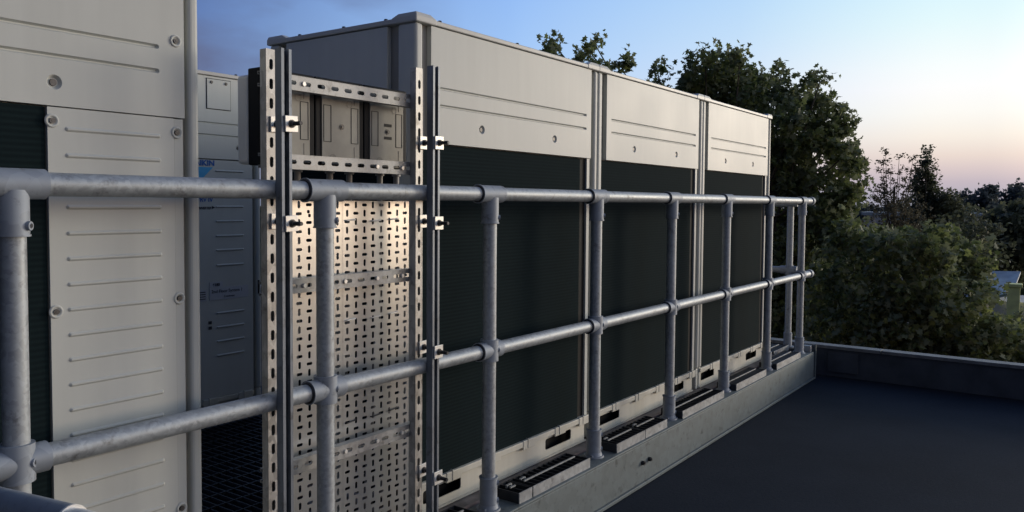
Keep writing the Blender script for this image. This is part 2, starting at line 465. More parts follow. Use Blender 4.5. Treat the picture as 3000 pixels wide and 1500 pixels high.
# grating planks between the posts
def plank(x0, x1, label, y0=1.645, y1=1.765, z=-1.052, clips=0, solid=False, h=.040):
    t = empty('grating_plank', ((x0 + x1) / 2, (y0 + y1) / 2, -1.092), label, 'grating', 'galvanised grating planks between the railing posts')
    b = MB()
    b.box(x0, x1, y0, y0 + .004, z - h, z)
    b.build('front_band', M['grate'], t)
    b = MB(); b.box(x0, x1, y1 - .004, y1, z - h, z - .002); b.build('rear_band', M['grate_shade'], t)  # rear band, end bands and bars take the shaded copy of the steel
    for xa, xb in ((x0, x0 + .004), (x1 - .004, x1)):
        b = MB(); b.box(xa, xb, y0 + .004, y1 - .004, z - h, z - .002); b.build('end_band', M['grate_shade'], t)
    b = MB(); ym = (y0 + y1) / 2 + .004
    if solid:
        b.box(x0 + .004, x1 - .004, y0 + .004, y1 - .004, z - .012, z - .005)
    n = max(2, int((x1 - x0) / .034))
    for i in range(1, n):
        x = x0 + (x1 - x0) * i / n
        b.box(x - .002, x + .002, y0 + .004, y1 - .004, z - .030, z - .003)
    b.box(x0 + .004, x1 - .004, y0 + .004, y1 - .004, z - .0395, z - .036)
    b.build('bars', M['grate_shade'], t)
    b = MB(); b.box(x0 + .03, x1 - .02, ym - .003, ym + .003, z - .004, z + .001); b.build('centre_rod', M['grate'], t)
    for k in range(clips):
        b = MB(); cx = x0 + (.05 + .6 * k * (x1 - x0)); cy = y1 - .035
        b.box(cx - .010, cx + .010, cy - .004, cy + .004, z - .001, z + .002); b.box(cx - .016, cx - .010, cy - .004, cy + .004, z - .01, z + .002); b.box(cx + .010, cx + .016, cy - .004, cy + .004, z - .01, z + .002)
        b.tube((cx, cy, z + .002), (cx, cy, z + .005), .003, n=8)
        b.build('saddle_clip', M['grate'], t)
for x0, x1, lab, c, so in ((1.60, 2.13, 'nearest grating plank, cut by the bottom edge of the photo', 0, False),
    (2.355, 2.437, 'short stub of grating just right of the third post from the left', 1, False),
    (2.445, 2.864, 'grating plank reaching the foot of the fourth post from the left', 1, False),
    (3.098, 3.373, 'grating plank just right of the fourth post, with a clip', 1, False),
    (3.379, 3.614, 'short grating plank reaching the foot of the fifth post', 1, False),
    (3.80, 4.372, 'long grating plank in front of the double column between second and third unit', 1, False),
    (4.57, 5.106, 'solid looking grating plank between the sixth and seventh posts', 0, True),
    (5.325, 5.862, 'grating plank between the seventh post and the last front post', 0, True)):
    plank(x0, x1, lab, clips=c, solid=so)
plank(5.75, 6.10, 'grating plank behind the end posts past the last unit', 1.80, 1.93, -1.05, 0, True)
plank(5.75, 6.10, 'rearmost grating plank past the last unit', 1.95, 2.08, -1.05, 0, True)
b = MB(); b.box(6.11, 6.155, 1.645, 1.76, -1.092, -1.045); tag(b.build('grating_stub', M['grate'], None, .002), 'small galvanised stub at the far end of the beam', 'grating')

# ------------------------------------------------------------------ guard rail
YD = 1.706; ZT = .031; ZM = -.519
posts = [-.06, .706, 1.497, 2.248, 3.0, 3.766, 4.522, 5.290, 6.035]
rail = empty('guard_rail', (3, YD, -1.09), 'galvanised tube railing with two rails along the roof edge', 'railing')
RT = .0242
b = MB(); b.tube((-.7, YD, ZT), (6.262, YD, ZT), RT, n=32); b.build('top_rail', M['tube'], rail)
b = MB(); b.tube((-.7, YD, ZM), (6.262, YD, ZM), RT, n=32); b.build('mid_rail', M['tube'], rail)
rings = []
def fitting_tee(x):
    b = MB(); r = .0305
    b.tube((x - .068, YD, ZT), (x + .060, YD, ZT), r, n=28)
    b.tube((x - .071, YD, ZT), (x - .066, YD, ZT), r + .0025, n=28)
    rings.append((x - .0745, ZT))
    b.tube((x, YD, ZT - .012), (x, YD, ZT - .100), r, n=28)
    b.tube((x, YD, ZT - .099), (x, YD, ZT - .103), r + .002, n=28)
    o = b.build('tee_fitting', M['fit'], rail)
    boss(o, x, ZT - .082)
    return o
def boss(par, x, z, ang=-52):
    d = Vector((math.cos(R(ang)), math.sin(R(ang)), 0)); c = Vector((x, YD, z))
    b = MB(); b.tube(c + d * .026, c + d * .0365, .010, .009, n=14); b.tube(c + d * .0365, c + d * .0372, .0052, n=6)
    s = b.build('screw_boss', M['fit'], par); s.matrix_parent_inverse = Matrix.Identity(4)
    b = MB(); b.tube(c + d * .0372, c + d * .0378, .0048, n=6); s2 = b.build('grub_screw', M['bolt'], par); s2.matrix_parent_inverse = Matrix.Identity(4)
def fitting_cross(x):
    b = MB(); r = .0305
    b.tube((x - .060, YD, ZM), (x + .055, YD, ZM), r, n=28)
    b.tube((x - .063, YD, ZM), (x - .058, YD, ZM), r + .0025, n=28)
    b.tube((x, YD, ZM - .038), (x, YD, ZM + .038), r + .002, n=28)
    rings.append((x - .0665, ZM))
    o = b.build('cross_fitting', M['fit'], rail); boss(o, x, ZM)
def base_socket(x, y=YD):
    b = MB()
    b.tube((x, y, -1.088), (x, y, -.975), .0315, n=28); b.tube((x, y, -.977), (x, y, -.972), .034, n=28)
    b.tube((x, y, -1.0915), (x, y, -1.084), .044, .043, n=28); b.tube((x, y, -1.084), (x, y, -1.070), .036, .032, n=28)
    for dx in (-.036, .036):
        b.tube((x + dx, y - .012, -1.084), (x + dx, y - .012, -1.076), .006, n=6)
    o = b.build('base_socket', M['fit'], rail)
    if y == YD:
        boss(o, x, -.995); boss(o, x, -1.058)
for i, x in enumerate(posts):
    b = MB(); b.tube((x, YD, -1.08), (x, YD, ZT - .02), RT, n=28); b.build('post', M['tube'], rail)
    fitting_tee(x); fitting_cross(x); base_socket(x)
for rx, rz in rings:
    b = MB(); b.tube((rx, YD, rz), (rx + .0034, YD, rz), .0272, .0300, n=28); b.build('gap_ring', M['bolt'], rail)  # dark ring stands in for the thin gap at each sleeve end
for z in (ZT, ZM):
    b = MB(); b.tube((6.235, YD, z), (6.275, YD, z), .0315, n=28); b.tube((6.275, YD, z), (6.283, YD, z), .028, .018, n=28); b.build('end_cap', M['fit'], rail)
# return section at the far end, behind the last post
ret = empty('return_rail', (6.22, 1.86, -1.09), 'short return railing behind the last post at the far end', 'railing')
b = MB(); b.tube((6.22, 1.845, -1.08), (6.22, 1.845, ZT - .04), RT, n=24); b.build('post', M['tube'], ret)
b = MB(); b.tube((6.22, 1.79, -.495), (6.22, 3.3, -.495), RT, n=24); b.build('mid_rail', M['tube'], ret)
b = MB(); b.tube((6.22, 1.79, ZT - .02), (6.22, 3.3, ZT - .02), RT, n=24); b.build('top_rail', M['tube'], ret)
b = MB(); b.tube((6.22, 1.785, -.495), (6.22, 1.91, -.495), .031, n=24); b.tube((6.22, 1.845, -.53), (6.22, 1.845, -.46), .0315, n=24); b.build('cross_fitting', M['fit'], ret)
b = MB(); b.tube((6.22, 1.845, -1.09), (6.22, 1.845, -.975), .031, n=24); b.tube((6.22, 1.845, -1.0915), (6.22, 1.845, -1.080), .05, n=24); b.build('base_socket', M['fit'], ret)

# loose tube at the lower left
b = MB(); p1 = Vector((0.5787, 1.2184, -0.4797)); d0 = Vector((0.0550, -0.9954, 0.0789)).normalized()
b.tube(p1 - d0 * .9, p1, .0242, n=32, inner=.0205)
lt = b.build('steel_tube', M['fit']); tag(lt, 'open ended galvanised tube poking in at the bottom left corner', 'tube')
b = MB(); b.tube(p1 - d0 * .004, p1 + d0 * .001, .0249, n=32, inner=.0206); b.build('cut_rim', M['washer'], lt)

# ------------------------------------------------------------------ air conditioning units
YF = 1.838; W = 1.225; DEP = .765
def ring_screw(par, x, y, z, ax='y'):
    b = MB()
    if ax == 'y':
        b.tube((x, y + .004, z), (x, y + .0105, z), .0075, .0085, n=14)
    else:
        b.tube((y + .004, x, z), (y + .0105, x, z), .0075, .0085, n=14)
    b.build('panel_screw', M['screw'], par)
def ac_unit(x0, label, kind='coil', YF=YF, name='air_conditioning_unit', w=W, side=True, group='air units in the front row'):
    x1 = x0 + w; y1 = YF + DEP; zb, zt = -1.085, .603
    t = empty(name, (x0 + w / 2, YF + DEP / 2, zb), label, 'air conditioner', group)
    FX = (V3((0, YF, 0)), V3((1, 0, 0)), V3((0, 0, 1)), V3((0, -1, 0)))
    # inner body, set back from the skin
    b = MB(); b.box(x0 + .022, x1 - .022, YF + .022, y1 - .022, -.985, zt); b.build('casing', M['paint_shade'], t)
    # four corner posts
    for (px0, px1) in ((x0, x0 + .037), (x1 - .030, x1)):
        for (py0, py1) in ((YF, YF + .085), (y1 - .055, y1)):
            b = MB(); b.box(px0, px1, py0, py1, -.965, zt); b.build('corner_post', M['paint'], t, .011, 4)
    zp = .205
    def rib(z, xa, xb, t=.008): return (z - .012, z + .012, [((xa + xb) / 2, z, (xb - xa) / 2, .0055, .005, t)])
    if kind == 'coil':
        pa, pb = x0 + .077, x1 - .060
        b = MB()
        rows = [rib(.395, pa + .045, pb - .04), rib(.335, pa + .045, pb - .04), (.25, .292, [(x0 + .362, .271, .0165, .0165, .0165), (x0 + .862, .271, .0165, .0165, .0165)])]
        b.plate(FX, pa, pb, zp, zt - .002, rows, 'cup', .008, .006, 5)
        b.box(pa, pb, YF + .0095, YF + .021, zp, zt - .002)
        edges(b, pa, pb, YF, zp, zt - .002, .0095)
        up = b.build('upper_panel', M['paint'], t)
        for dx in (.362, .862): ring_screw(t, x0 + dx, YF, .271)
        b = MB(); b.box(x0 + .038, x0 + 1.092, YF + .010, YF + .0215, -.975, zp - .003); b.build('coil', M['coil'], t, .006)
        b = MB(); b.box(x0 + 1.093, x0 + 1.145, YF + .018, YF + .0215, -.975, zp - .003); b.build('dark_gap_strip', M['black'], t)  # black strip stands in for the dark gap beside the coil
        b = MB()
        b.cell((V3((0, YF + .008, 0)), V3((1, 0, 0)), V3((0, 0, 1)), V3((0, -1, 0))), x0 + 1.145, x0 + 1.168, -.975, zp - .002, None, 'cup')
        b.box(x0 + 1.145, x0 + 1.168, YF + .009, YF + .0215, -.975, zp - .002); b.build('flange', M['paint'], t)
    elif kind == 'service':
        pa, pb = x0 + .077, x1 - .042
        b = MB()
        rows = [rib(.371, pa + .045, x0 + 1.117), rib(.313, pa + .045, x0 + 1.117), (.236, .276, [(x0 + .873, .256, .0165, .0165, .0165)]),
                (.384, .400, [])]
        rows = [r for r in rows if r[2]]
        b.plate(FX, pa, pb, zp, zt - .002, rows, 'cup', .008, .006, 5)
        b.box(pa, pb, YF + .0095, YF + .021, zp, zt - .002)
        edges(b, pa, pb, YF, zp, zt - .002, .0095)
        b.build('upper_panel', M['paint'], t)
        ring_screw(t, x0 + .873, YF, .256)
        stud(t, x0 + 1.160, .392, YF)
        b = MB(); b.box(x0 + .038, x0 + .854, YF + .006, YF + .0215, -.975, zp - .003); b.build('coil', M['coil'], t)
        # ribbed service panel
        sa, sb = x0 + .857, x0 + 1.163
        rows = [rib(z, x0 + .893, x0 + 1.119, -.004) for z in (.156, .098, -.016, -.0745, -.131, -.188, -.244, -.301, -.357, -.413, -.47, -.527, -.584, -.641, -.70, -.757, -.815)]
        b = MB(); b.plate(FX, sa, x0 + 1.154, -.965, zp - .003, rows, 'cup', .0055, .005, 4)
        b.box(sa, x0 + 1.154, YF + .0065, YF + .021, -.965, zp - .003); edges(b, sa, x0 + 1.154, YF, -.965, zp - .003, .0065)
        b.build('service_panel', M['paint'], t)
        b = MB(); b.box(x0 + 1.1548, x0 + 1.180, YF + .003, YF + .021, -.965, zp - .003); b.build('panel_flange', M['paint'], t, .002)
        for (sx, sz) in ((x0 + .866, .172), (x0 + 1.161, .168), (x0 + .868, -.246), (x0 + 1.163, -.243), (x0 + 1.163, -.776), (x0 + .869, -.776)):
            stud(t, sx, sz, YF)
    else:   # rear row: service face with small hatch, marks and stickers
        pa, pb = x0 + .060, x1 - .052
        b = MB(); rows = [rib(.376, pa + .045, pb - .03), rib(.318, pa + .045, pb - .03), (.242, .284, [(x1 - .13, .263, .0165, .0165, .0165), (x0 + .36, .263, .0165, .0165, .0165)])]
        b.plate(FX, pa, pb, zp, zt - .002, rows, 'cup', .008, .006, 5); b.box(pa, pb, YF + .0095, YF + .021, zp, zt - .002); edges(b, pa, pb, YF, zp, zt - .002, .0095)
        b.build('upper_panel', M['paint'], t)
        ring_screw(t, x1 - .13, YF, .263)
        hx0, hx1 = 2.302, 2.432
        b = MB(); b.box(hx0, hx1, YF - .0035, YF - .0005, .446, .588); h = b.build('hatch', M['paint'], t, .0015)
        b = MB(); b.box(hx0 - .003, hx1 + .003, YF - .0012, YF - .0004, .443, .591); b.build('hatch_seam', M['rubber'], t)
        for sx in (hx0 + .025, hx1 - .025):
            b = MB(); b.tube((sx, YF - .0035, .573), (sx, YF - .008, .573), .008, .006, n=12); s = b.build('hatch_screw', M['screw'], h)
        b = MB(); rows = [rib(z, x1 - .265, x1 - .105, -.005) for z in (.147, .088, .03, -.028, -.099, -.171, -.241, -.315, -.55, -.62, -.69, -.76)]
        b.plate(FX, pa, pb, -.965, zp - .006, rows, 'cup', .0055, .005, 4); b.box(pa, pb, YF + .0065, YF + .021, -.965, zp - .006); edges(b, pa, pb, YF, -.965, zp - .006, .0065)
        b.build('service_panel', M['paint'], t)
        b = MB(); b.box(x1 - .022, x1 - .012, YF - .001, YF + .01, -.475, -.405); b.build('post_slot', M['black'], t)
    # side facing the camera
    if side:
        FS = (V3((x0 - .0, 0, 0)), V3((0, -1, 0)), V3((0, 0, 1)), V3((-1, 0, 0)))
        b = MB(); b.box(x0, x0 + .0215, YF + .132, y1 - .10, zp, zt - .002); b.build('side_panel', M['paint'], t, .002)
        b = MB(); b.box(x0 + .008, x0 + .0215, YF + .086, y1 - .10, -.975, zp - .003); b.build('side_coil', M['coil'], t)
    # lid with raised corner caps and screws
    e = .006
    b = MB(); b.box(x0 - e + .0, x1 + e - .006, YF - e, y1 + e, zt + .001, zt + .019)
    b.box(x0 + .03, x1 - .03, YF + .03, y1 - .03, zt + .019, zt + .026)
    b.build('lid', M['paint_lid'], t, .004, 2)
    for (cx, sx) in ((x0 - e - .0015, 1), (x1 + .0015, -1)):
        for (cy, sy) in ((YF - e - .002, 1), (y1 + e + .002, -1)):
            b = MB()
            A = [(0, 0), (.105, 0), (.105, .03), (.03, .115), (0, .115)]
            B = [(0.004, .004), (.075, .004), (.075, .03), (.03, .085), (.004, .085)]
            lo = [(cx + sx * u, cy + sy * v, zt + .0) for u, v in A]; mi = [(cx + sx * u, cy + sy * v, zt + .019) for u, v in A]
            hi = [(cx + sx * u, cy + sy * v, zt + .033) for u, v in B]
            n = 5; fs = [tuple(range(n))[::-1], tuple(range(2 * n, 3 * n))]
            for k in range(2):
                fs += [(k * n + i, k * n + (i + 1) % n, (k + 1) * n + (i + 1) % n, (k + 1) * n + i) for i in range(n)]
            if sx * sy < 0: fs = [f[::-1] for f in fs]
            b.add(lo + mi + hi, fs); b.build('corner_cap', M['paint_lid'], t, .004, 2)
    sc = [(x0 + .135, YF + .012), (x0 + .60, YF + .012), (x1 - .135, YF + .012), (x0 + .012, YF + .15), (x0 + .012, YF + .36), (x0 + .012, YF + .60)]
    for sx, sy in sc:
        b = MB(); b.tube((sx, sy, zt + .019), (sx, sy, zt + .027), .0085, .006, n=10); b.build('lid_screw', M['bolt'], t)
    # base frame with fork openings
    F2 = (V3((0, YF + .010, 0)), V3((1, 0, 0)), V3((0, 0, 1)), V3((0, -1, 0)))
    b = MB()
    holes = [(x0 + .155, -1.028, .104, .0235, .010), (x0 + .930, -1.028, .104, .0235, .010)]
    b.plate(F2, x0 + .015, x1 - .075, zb, -.985, [(-1.06, -.996, holes)], 'through', .004, 0, 3)
    b.box(x0 + .015, x1 - .075, YF + .0005, YF + .0135, zb - .0, zb + .006)
    b.build('base_frame', M['cream'], t)
    b = MB(); b.box(x0 + .022, x1 - .08, YF + .06, y1 - .03, zb + .003, -.988); b.build('base_void', M['black'], t)  # black block stands in for the unlit hollow behind the fork openings
    b = MB(); b.box(x1 - .078, x1 - .072, YF + .02, YF + .12, zb + .001, -.984); b.box(x1 - .071, x1 - .03, YF + .05, YF + .06, zb + .001, -.986); b.build('base_end', M['cream'], t)
    b = MB(); b.box(x0 + .010, x1 - .052, YF - .004, YF + .030, -.992, -.968)
    for dx in (.16, .40, .64, .88, 1.08):
        b.box(x0 + dx, x0 + dx + .085, YF - .0065, YF + .004, -1.003, -.9655)
        b.box(x0 + dx + .03, x0 + dx + .036, YF - .009, YF + .004, -1.000, -.960)
    b.build('base_lip', M['cream'], t, .0025)
    for px0 in (x0 + .004, x1 - .032):
        for py0 in (YF + .004, y1 - .06):
            b = MB(); b.box(px0, px0 + .028, py0, py0 + .05, zb, -.9655); b.build('foot', M['paint'], t, .004)
    return t
def edges(b, xa, xb, yf, za, zb_, d):
    b.add([(xa, yf, za), (xa, yf + d, za), (xa, yf + d, zb_), (xa, yf, zb_)], [(0, 3, 2, 1)])
    b.add([(xb, yf, za), (xb, yf + d, za), (xb, yf + d, zb_), (xb, yf, zb_)], [(0, 1, 2, 3)])
    b.add([(xa, yf, za), (xb, yf, za), (xb, yf + d, za), (xa, yf + d, za)], [(0, 3, 2, 1)])
    b.add([(xa, yf, zb_), (xb, yf, zb_), (xb, yf + d, zb_), (xa, yf + d, zb_)], [(0, 1, 2, 3)])
def stud(t, x, z, yf):
    b = MB(); n = 20
    o = V3((x, yf - .0008, z)); rr = [(.0150, 0), (.0135, .0045), (.0095, .0025), (.0065, -.0005)]
    rr = [(.0155, .0), (.0135, -.0030), (.0105, -.0026), (.0080, .0)]
    pts = []
    for r_, dy in rr:
        pts += [(x + math.cos(2 * math.pi * i / n) * r_, yf - .0004 + dy, z + math.sin(2 * math.pi * i / n) * r_) for i in range(n)]
    fs = []
    for k in range(len(rr) - 1):
        fs += [(k * n + i, k * n + (i + 1) % n, (k + 1) * n + (i + 1) % n, (k + 1) * n + i)[::-1] for i in range(n)]
    b.add(pts, fs, True); o = b.build('screw_cup', M['paint'], t)
    b = MB(); b.tube((x, yf + .001, z), (x, yf - .004, z), .0062, n=12); b.tube((x, yf - .004, z), (x, yf - .0046, z), .0028, n=6)
    s = b.build('screw', M['screw'], o); s.matrix_parent_inverse = Matrix.Identity(4)

ac_unit(-.022, 'nearest ivory air conditioner on the left with a ribbed service panel', 'service')
ac_unit(2.008, 'first ivory air conditioner right of the cable trays, with dark coil front', 'coil')
ac_unit(3.240, 'middle ivory air conditioner of the three with dark coil fronts', 'coil', side=False)
ac_unit(4.472, 'farthest ivory air conditioner of the three, next to the trees', 'coil', side=False)
back = ac_unit(1.385, 'air conditioner of the rear row with blue logo and label, seen through the gap', 'rear', YF=3.46, side=False, group='air units in the rear row')
# writing on the rear unit
def text(s, x, z, size, m, par, y, align='RIGHT', bold=0, name='lettering', shear=0, sx=1):
    cu_ = bpy.data.curves.new(name, 'FONT'); cu_.body = s; cu_.size = size; cu_.align_x = align; cu_.extrude = .0003; cu_.offset = bold; cu_.shear = shear
    o = bpy.data.objects.new('tmp', cu_); COL.objects.link(o)
    dg = bpy.context.evaluated_depsgraph_get()
    me = bpy.data.meshes.new_from_object(o.evaluated_get(dg)); me.name = name
    bpy.data.objects.remove(o)
    me.transform(Matrix.Translation((x, y, z)) @ Matrix.Rotation(R(90), 4, 'X') @ Matrix.Diagonal((sx, 1, 1, 1)))
    me.materials.clear(); me.materials.append(m)
    q = bpy.data.objects.new(name, me); COL.objects.link(q); q.parent = par
    q.matrix_parent_inverse = Matrix.Translation(-par.location) if par.type == 'EMPTY' else Matrix.Identity(4)
    return q
YL = 3.46 - .0012
text('DAIKIN', 2.342, .171, .036, M['blue'], back, YL, bold=.0012, sx=1.15)
b = MB(); b.add([(2.170, YL, .163), (2.332, YL, .163), (2.262, YL, .095)], [(0, 1, 2)]); b.add([(2.172, YL - .0005, .163), (2.25, YL - .0005, .163), (2.222, YL - .0005, .135)], [(0, 1, 2)]); b.build('logo', M['cyan'], back)
text('VRV IV', 2.330, -.004, .030, M['blue'], back, YL, bold=.0005)
text('INVERTER', 2.322, -.040, .016, M['ink'], back, YL, bold=.0006)
b = MB(); b.add([(2.324, YL, -.024), (2.342, YL, -.031), (2.324, YL, -.040)], [(0, 2, 1)]); b.build('arrow_mark', M['ink'], back)
def sticker(x0, x1, z0, z1):
    b = MB(); b.box(x0, x1, YL - .0005, YL + .0006, z0, z1); return b.build('label_sticker', M['paper'], back)
s1 = sticker(2.307, 2.528, -.484, -.424); text('2nd Floor System 1', 2.3175, -.450, .0225, M['ink'], s1, YL - .001, 'LEFT')
text('Condenser', 2.418, -.474, .014, M['ink'], s1, YL - .001, 'CENTER')
s2 = sticker(2.308, 2.381, -.4225, -.396); text('6180', 2.3445, -.416, .019, M['ink'], s2, YL - .001, 'CENTER', bold=.0008)
s3 = sticker(2.235, 2.292, -.484, -.432)
for k in range(4):
    b = MB(); b.box(2.25, 2.285, YL - .0012, YL - .0007, -.476 + k * .011, -.472 + k * .011); q = b.build('print_line', M['ink'], s3); q.matrix_parent_inverse = Matrix.Identity(4)
for k in range(2):
    b = MB(); b.box(2.300, 2.318, YL - .0006, YL + .0006, -.60 - k * .026, -.585 - k * .026); b.build('print_mark', M['ink'], back)

# ------------------------------------------------------------------ strut frame
fr = empty('strut_frame', (1.63, 1.75, ZR), 'slotted galvanised channel frame clamped to the railing between the units', 'frame')
SW, SD = .032, .025
def strut(par, p0, L, axis, nrm_, m, name, slots=True, phase=.0, pitch=.0505, wid=None):
    """channel: slotted back web facing nrm_, open on the other side; p0 = start of the web's centre line"""
    U = {'z': V3((1, 0, 0)), 'x': V3((0, 0, 1))}[axis]; A = {'z': V3((0, 0, 1)), 'x': V3((1, 0, 0))}[axis]
    Nn = V3(nrm_); o = V3(p0); b = MB(); t = .0025
    F = (o, U, A, Nn); h = (wid or SW) / 2
    n = int((L - phase) / pitch)
    if phase > 1e-5: b.cell(F, -h, h, 0, phase, None, 'through', t)
    for i in range(n):
        a = phase + i * pitch
        hole = (0, a + pitch / 2, .0058, .0140, .0058) if slots else None
        b.cell(F, -h, h, a, a + pitch, hole, 'through', t)
    b.cell(F, -h, h, phase + n * pitch, L, None, 'through', t)
    def bx(u0, u1, n0, n1):
        P = [o + U * u + A * a + Nn * nn for a in (0, L) for (u, nn) in ((u0, n0), (u1, n0), (u1, n1), (u0, n1))]
        b.add(P, [(0, 1, 2, 3), (7, 6, 5, 4), (0, 4, 5, 1), (1, 5, 6, 2), (2, 6, 7, 3), (3, 7, 4, 0)])
    bx(-h, -h + t, -SD, 0.0003); bx(h - t, h, -SD, 0.0003)
    bx(-h + t, -h + .0085, -SD, -SD + t); bx(h - .0085, h - t, -SD, -SD + t)
    bx(-h + .006, -h + .0085, -SD + t, -SD + .008); bx(h - .0085, h - .006, -SD + t, -SD + .008)
    return b.build(name, m, par)
YBK = 1.734; YFT = YD - RT - SD - .001
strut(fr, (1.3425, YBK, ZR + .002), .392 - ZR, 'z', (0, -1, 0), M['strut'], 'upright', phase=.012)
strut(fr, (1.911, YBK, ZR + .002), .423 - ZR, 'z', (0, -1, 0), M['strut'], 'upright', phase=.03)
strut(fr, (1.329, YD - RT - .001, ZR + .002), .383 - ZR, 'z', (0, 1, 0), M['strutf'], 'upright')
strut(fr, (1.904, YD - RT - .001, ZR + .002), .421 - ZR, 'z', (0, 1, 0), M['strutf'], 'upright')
YC = YBK + SD + .001
for z in (.322, .108, -.232, -.735):
    strut(fr, (1.338, YC, z), .600, 'x', (0, -1, 0), M['bar'], 'cross_bar', phase=.018, wid=.040)
for (x, zs_) in ((1.345, (-.232, -.735)), (1.75, (.108, -.232, -.735)), (1.62, (-.232, -.735)), (1.86, (.108, -.232, -.735)), (1.47, (.322, -.232))):
    for z in zs_:
        b = MB(); b.tube((x, YC + .004, z), (x, YC - .0045, z), .0065, n=6); b.build('channel_bolt', M['washer'], fr)
def clamp(xb, xf, z):
    zf = z - .004
    for (x, y, zz) in ((xb, YBK, z), (xf, YFT, zf)):
        s = .0195
        b = MB(T=Matrix.Translation((x, y - .0035, zz)) @ Matrix.Rotation(R(random.uniform(-3, 3)), 4, 'Y'))
        b.box(-s, s, -.0026, .0026, -.0205, .0205)
        b.build('clamp_plate', M['washer'], fr, .0008)
    for (x, zz, y0, y1) in ((xb, z, YBK - .006, YFT + .03), (xf, zf, YFT - .006, YFT - .042)):
        b = MB()
        b.tube((x, y0, zz), (x, y0 - .0022, zz), .0105, n=20)
        b.tube((x, y0 - .0022, zz), (x, y0 - .0102, zz), .0078, n=6)
        b.build('nut', M['screw'], fr)
        b = MB(); b.tube((x, y0 - .008, zz), (x, y1, zz), .0050, n=12)
        k = 0
        yy = y0 - .014
        while yy > y1 + .002:
            b.tube((x, yy, zz), (x, yy - .0012, zz), .0056, n=12); yy -= .003
        b.build('threaded_rod', M['bolt'], fr)
for z in (.201, -.052): clamp(1.356, 1.340, z)
for z in (.190, -.060, -.466, -.868): clamp(1.929, 1.912, z)

# ------------------------------------------------------------------ perforated cable trays
def tray(x0, ncol, par_label, phase, zt=.004, rows=50, px=.0362, pz=.02565, rowoff=0, s_at=()):
    t = empty('cable_tray', (x0 + ncol * px / 2, 1.83, zt - rows * pz), par_label, 'cable tray', 'perforated cable trays')
    b = MB(); F = (V3((0, 1.826, 0)), V3((1, 0, 0)), V3((0, 0, 1)), V3((0, -1, 0)))
    for i in range(ncol):
        for j in range(rows):
            xa = x0 + i * px; za = zt - (j + 1) * pz
            cx, cz = xa + px / 2, za + pz / 2
            jj = random.uniform(-.0004, .0004)
            if (i + j + phase) % 2 == 0:
                b.cell(F, xa, xa + px, za, za + pz, (cx + jj, cz, .0106, .0044, .0038), 'through', .0015)
            elif (i, j) in s_at:
                zm = cz
                b.cell(F, xa, xa + px, zm, za + pz, (cx - .002, zm + .0055, .0052, .0050, .0034), 'through', .0015)
                b.cell(F, xa, xa + px, za, zm, (cx + .002, zm - .0055, .0052, .0050, .0034), 'through', .0015)
            else:
                b.cell(F, xa, xa + px, za, za + pz, (cx + jj, cz, .0047, .0107, .0043), 'through', .0015)
    b.build('perforated_sheet', M['tray'], t)
    x1 = x0 + ncol * px; zb = zt - rows * pz
    b = MB(); b.box(x0 - .0015, x0, 1.8262, 1.850, zb, zt); b.box(x1, x1 + .0015, 1.8262, 1.850, zb, zt)
    b.box(x0, x0 + .006, 1.8485, 1.850, zb, zt); b.box(x1 - .006, x1, 1.8485, 1.850, zb, zt)
    b.build('side_flange', M['tray'], t)
tray(1.6715, 8, 'wide perforated cable tray on the right, under the grey switch boxes', 0, s_at=((3, 3), (3, 13), (3, 23), (3, 33), (3, 43)))
tray(1.6695 - 7 * .0362, 7, 'narrower perforated cable tray left of the tray seam', 1, s_at=((3, 1), (3, 12), (3, 22), (3, 32), (3, 42)))
for k, z in enumerate((-.056, -.360, -.675)):
    for j, (xa, xb) in enumerate(((1.680, 1.722), (1.785, 1.830), (1.866, 1.908))):
        dz = (0, -.003, .001)[j]
        b = MB()
        xm = (xa + xb) / 2
        b.tube((xa, 1.829, z + dz), (xa + .004, 1.820, z + dz), .0022, n=8); b.tube((xa + .004, 1.820, z + dz), (xb - .004, 1.820, z + dz + .002), .0022, n=8); b.tube((xb - .004, 1.820, z + dz + .002), (xb, 1.829, z + dz + .003), .0022, n=8)
        nm = ('upper', 'middle', 'lower')[k] + ' row, ' + ('leftmost', 'centre', 'rightmost')[j]
        tag(b.build('wire_tie', M['washer'] if k < 2 else M['bolt']), 'short shiny wire tie threaded through the wide tray, %s' % nm, 'tie', 'wire ties on the wide cable tray')

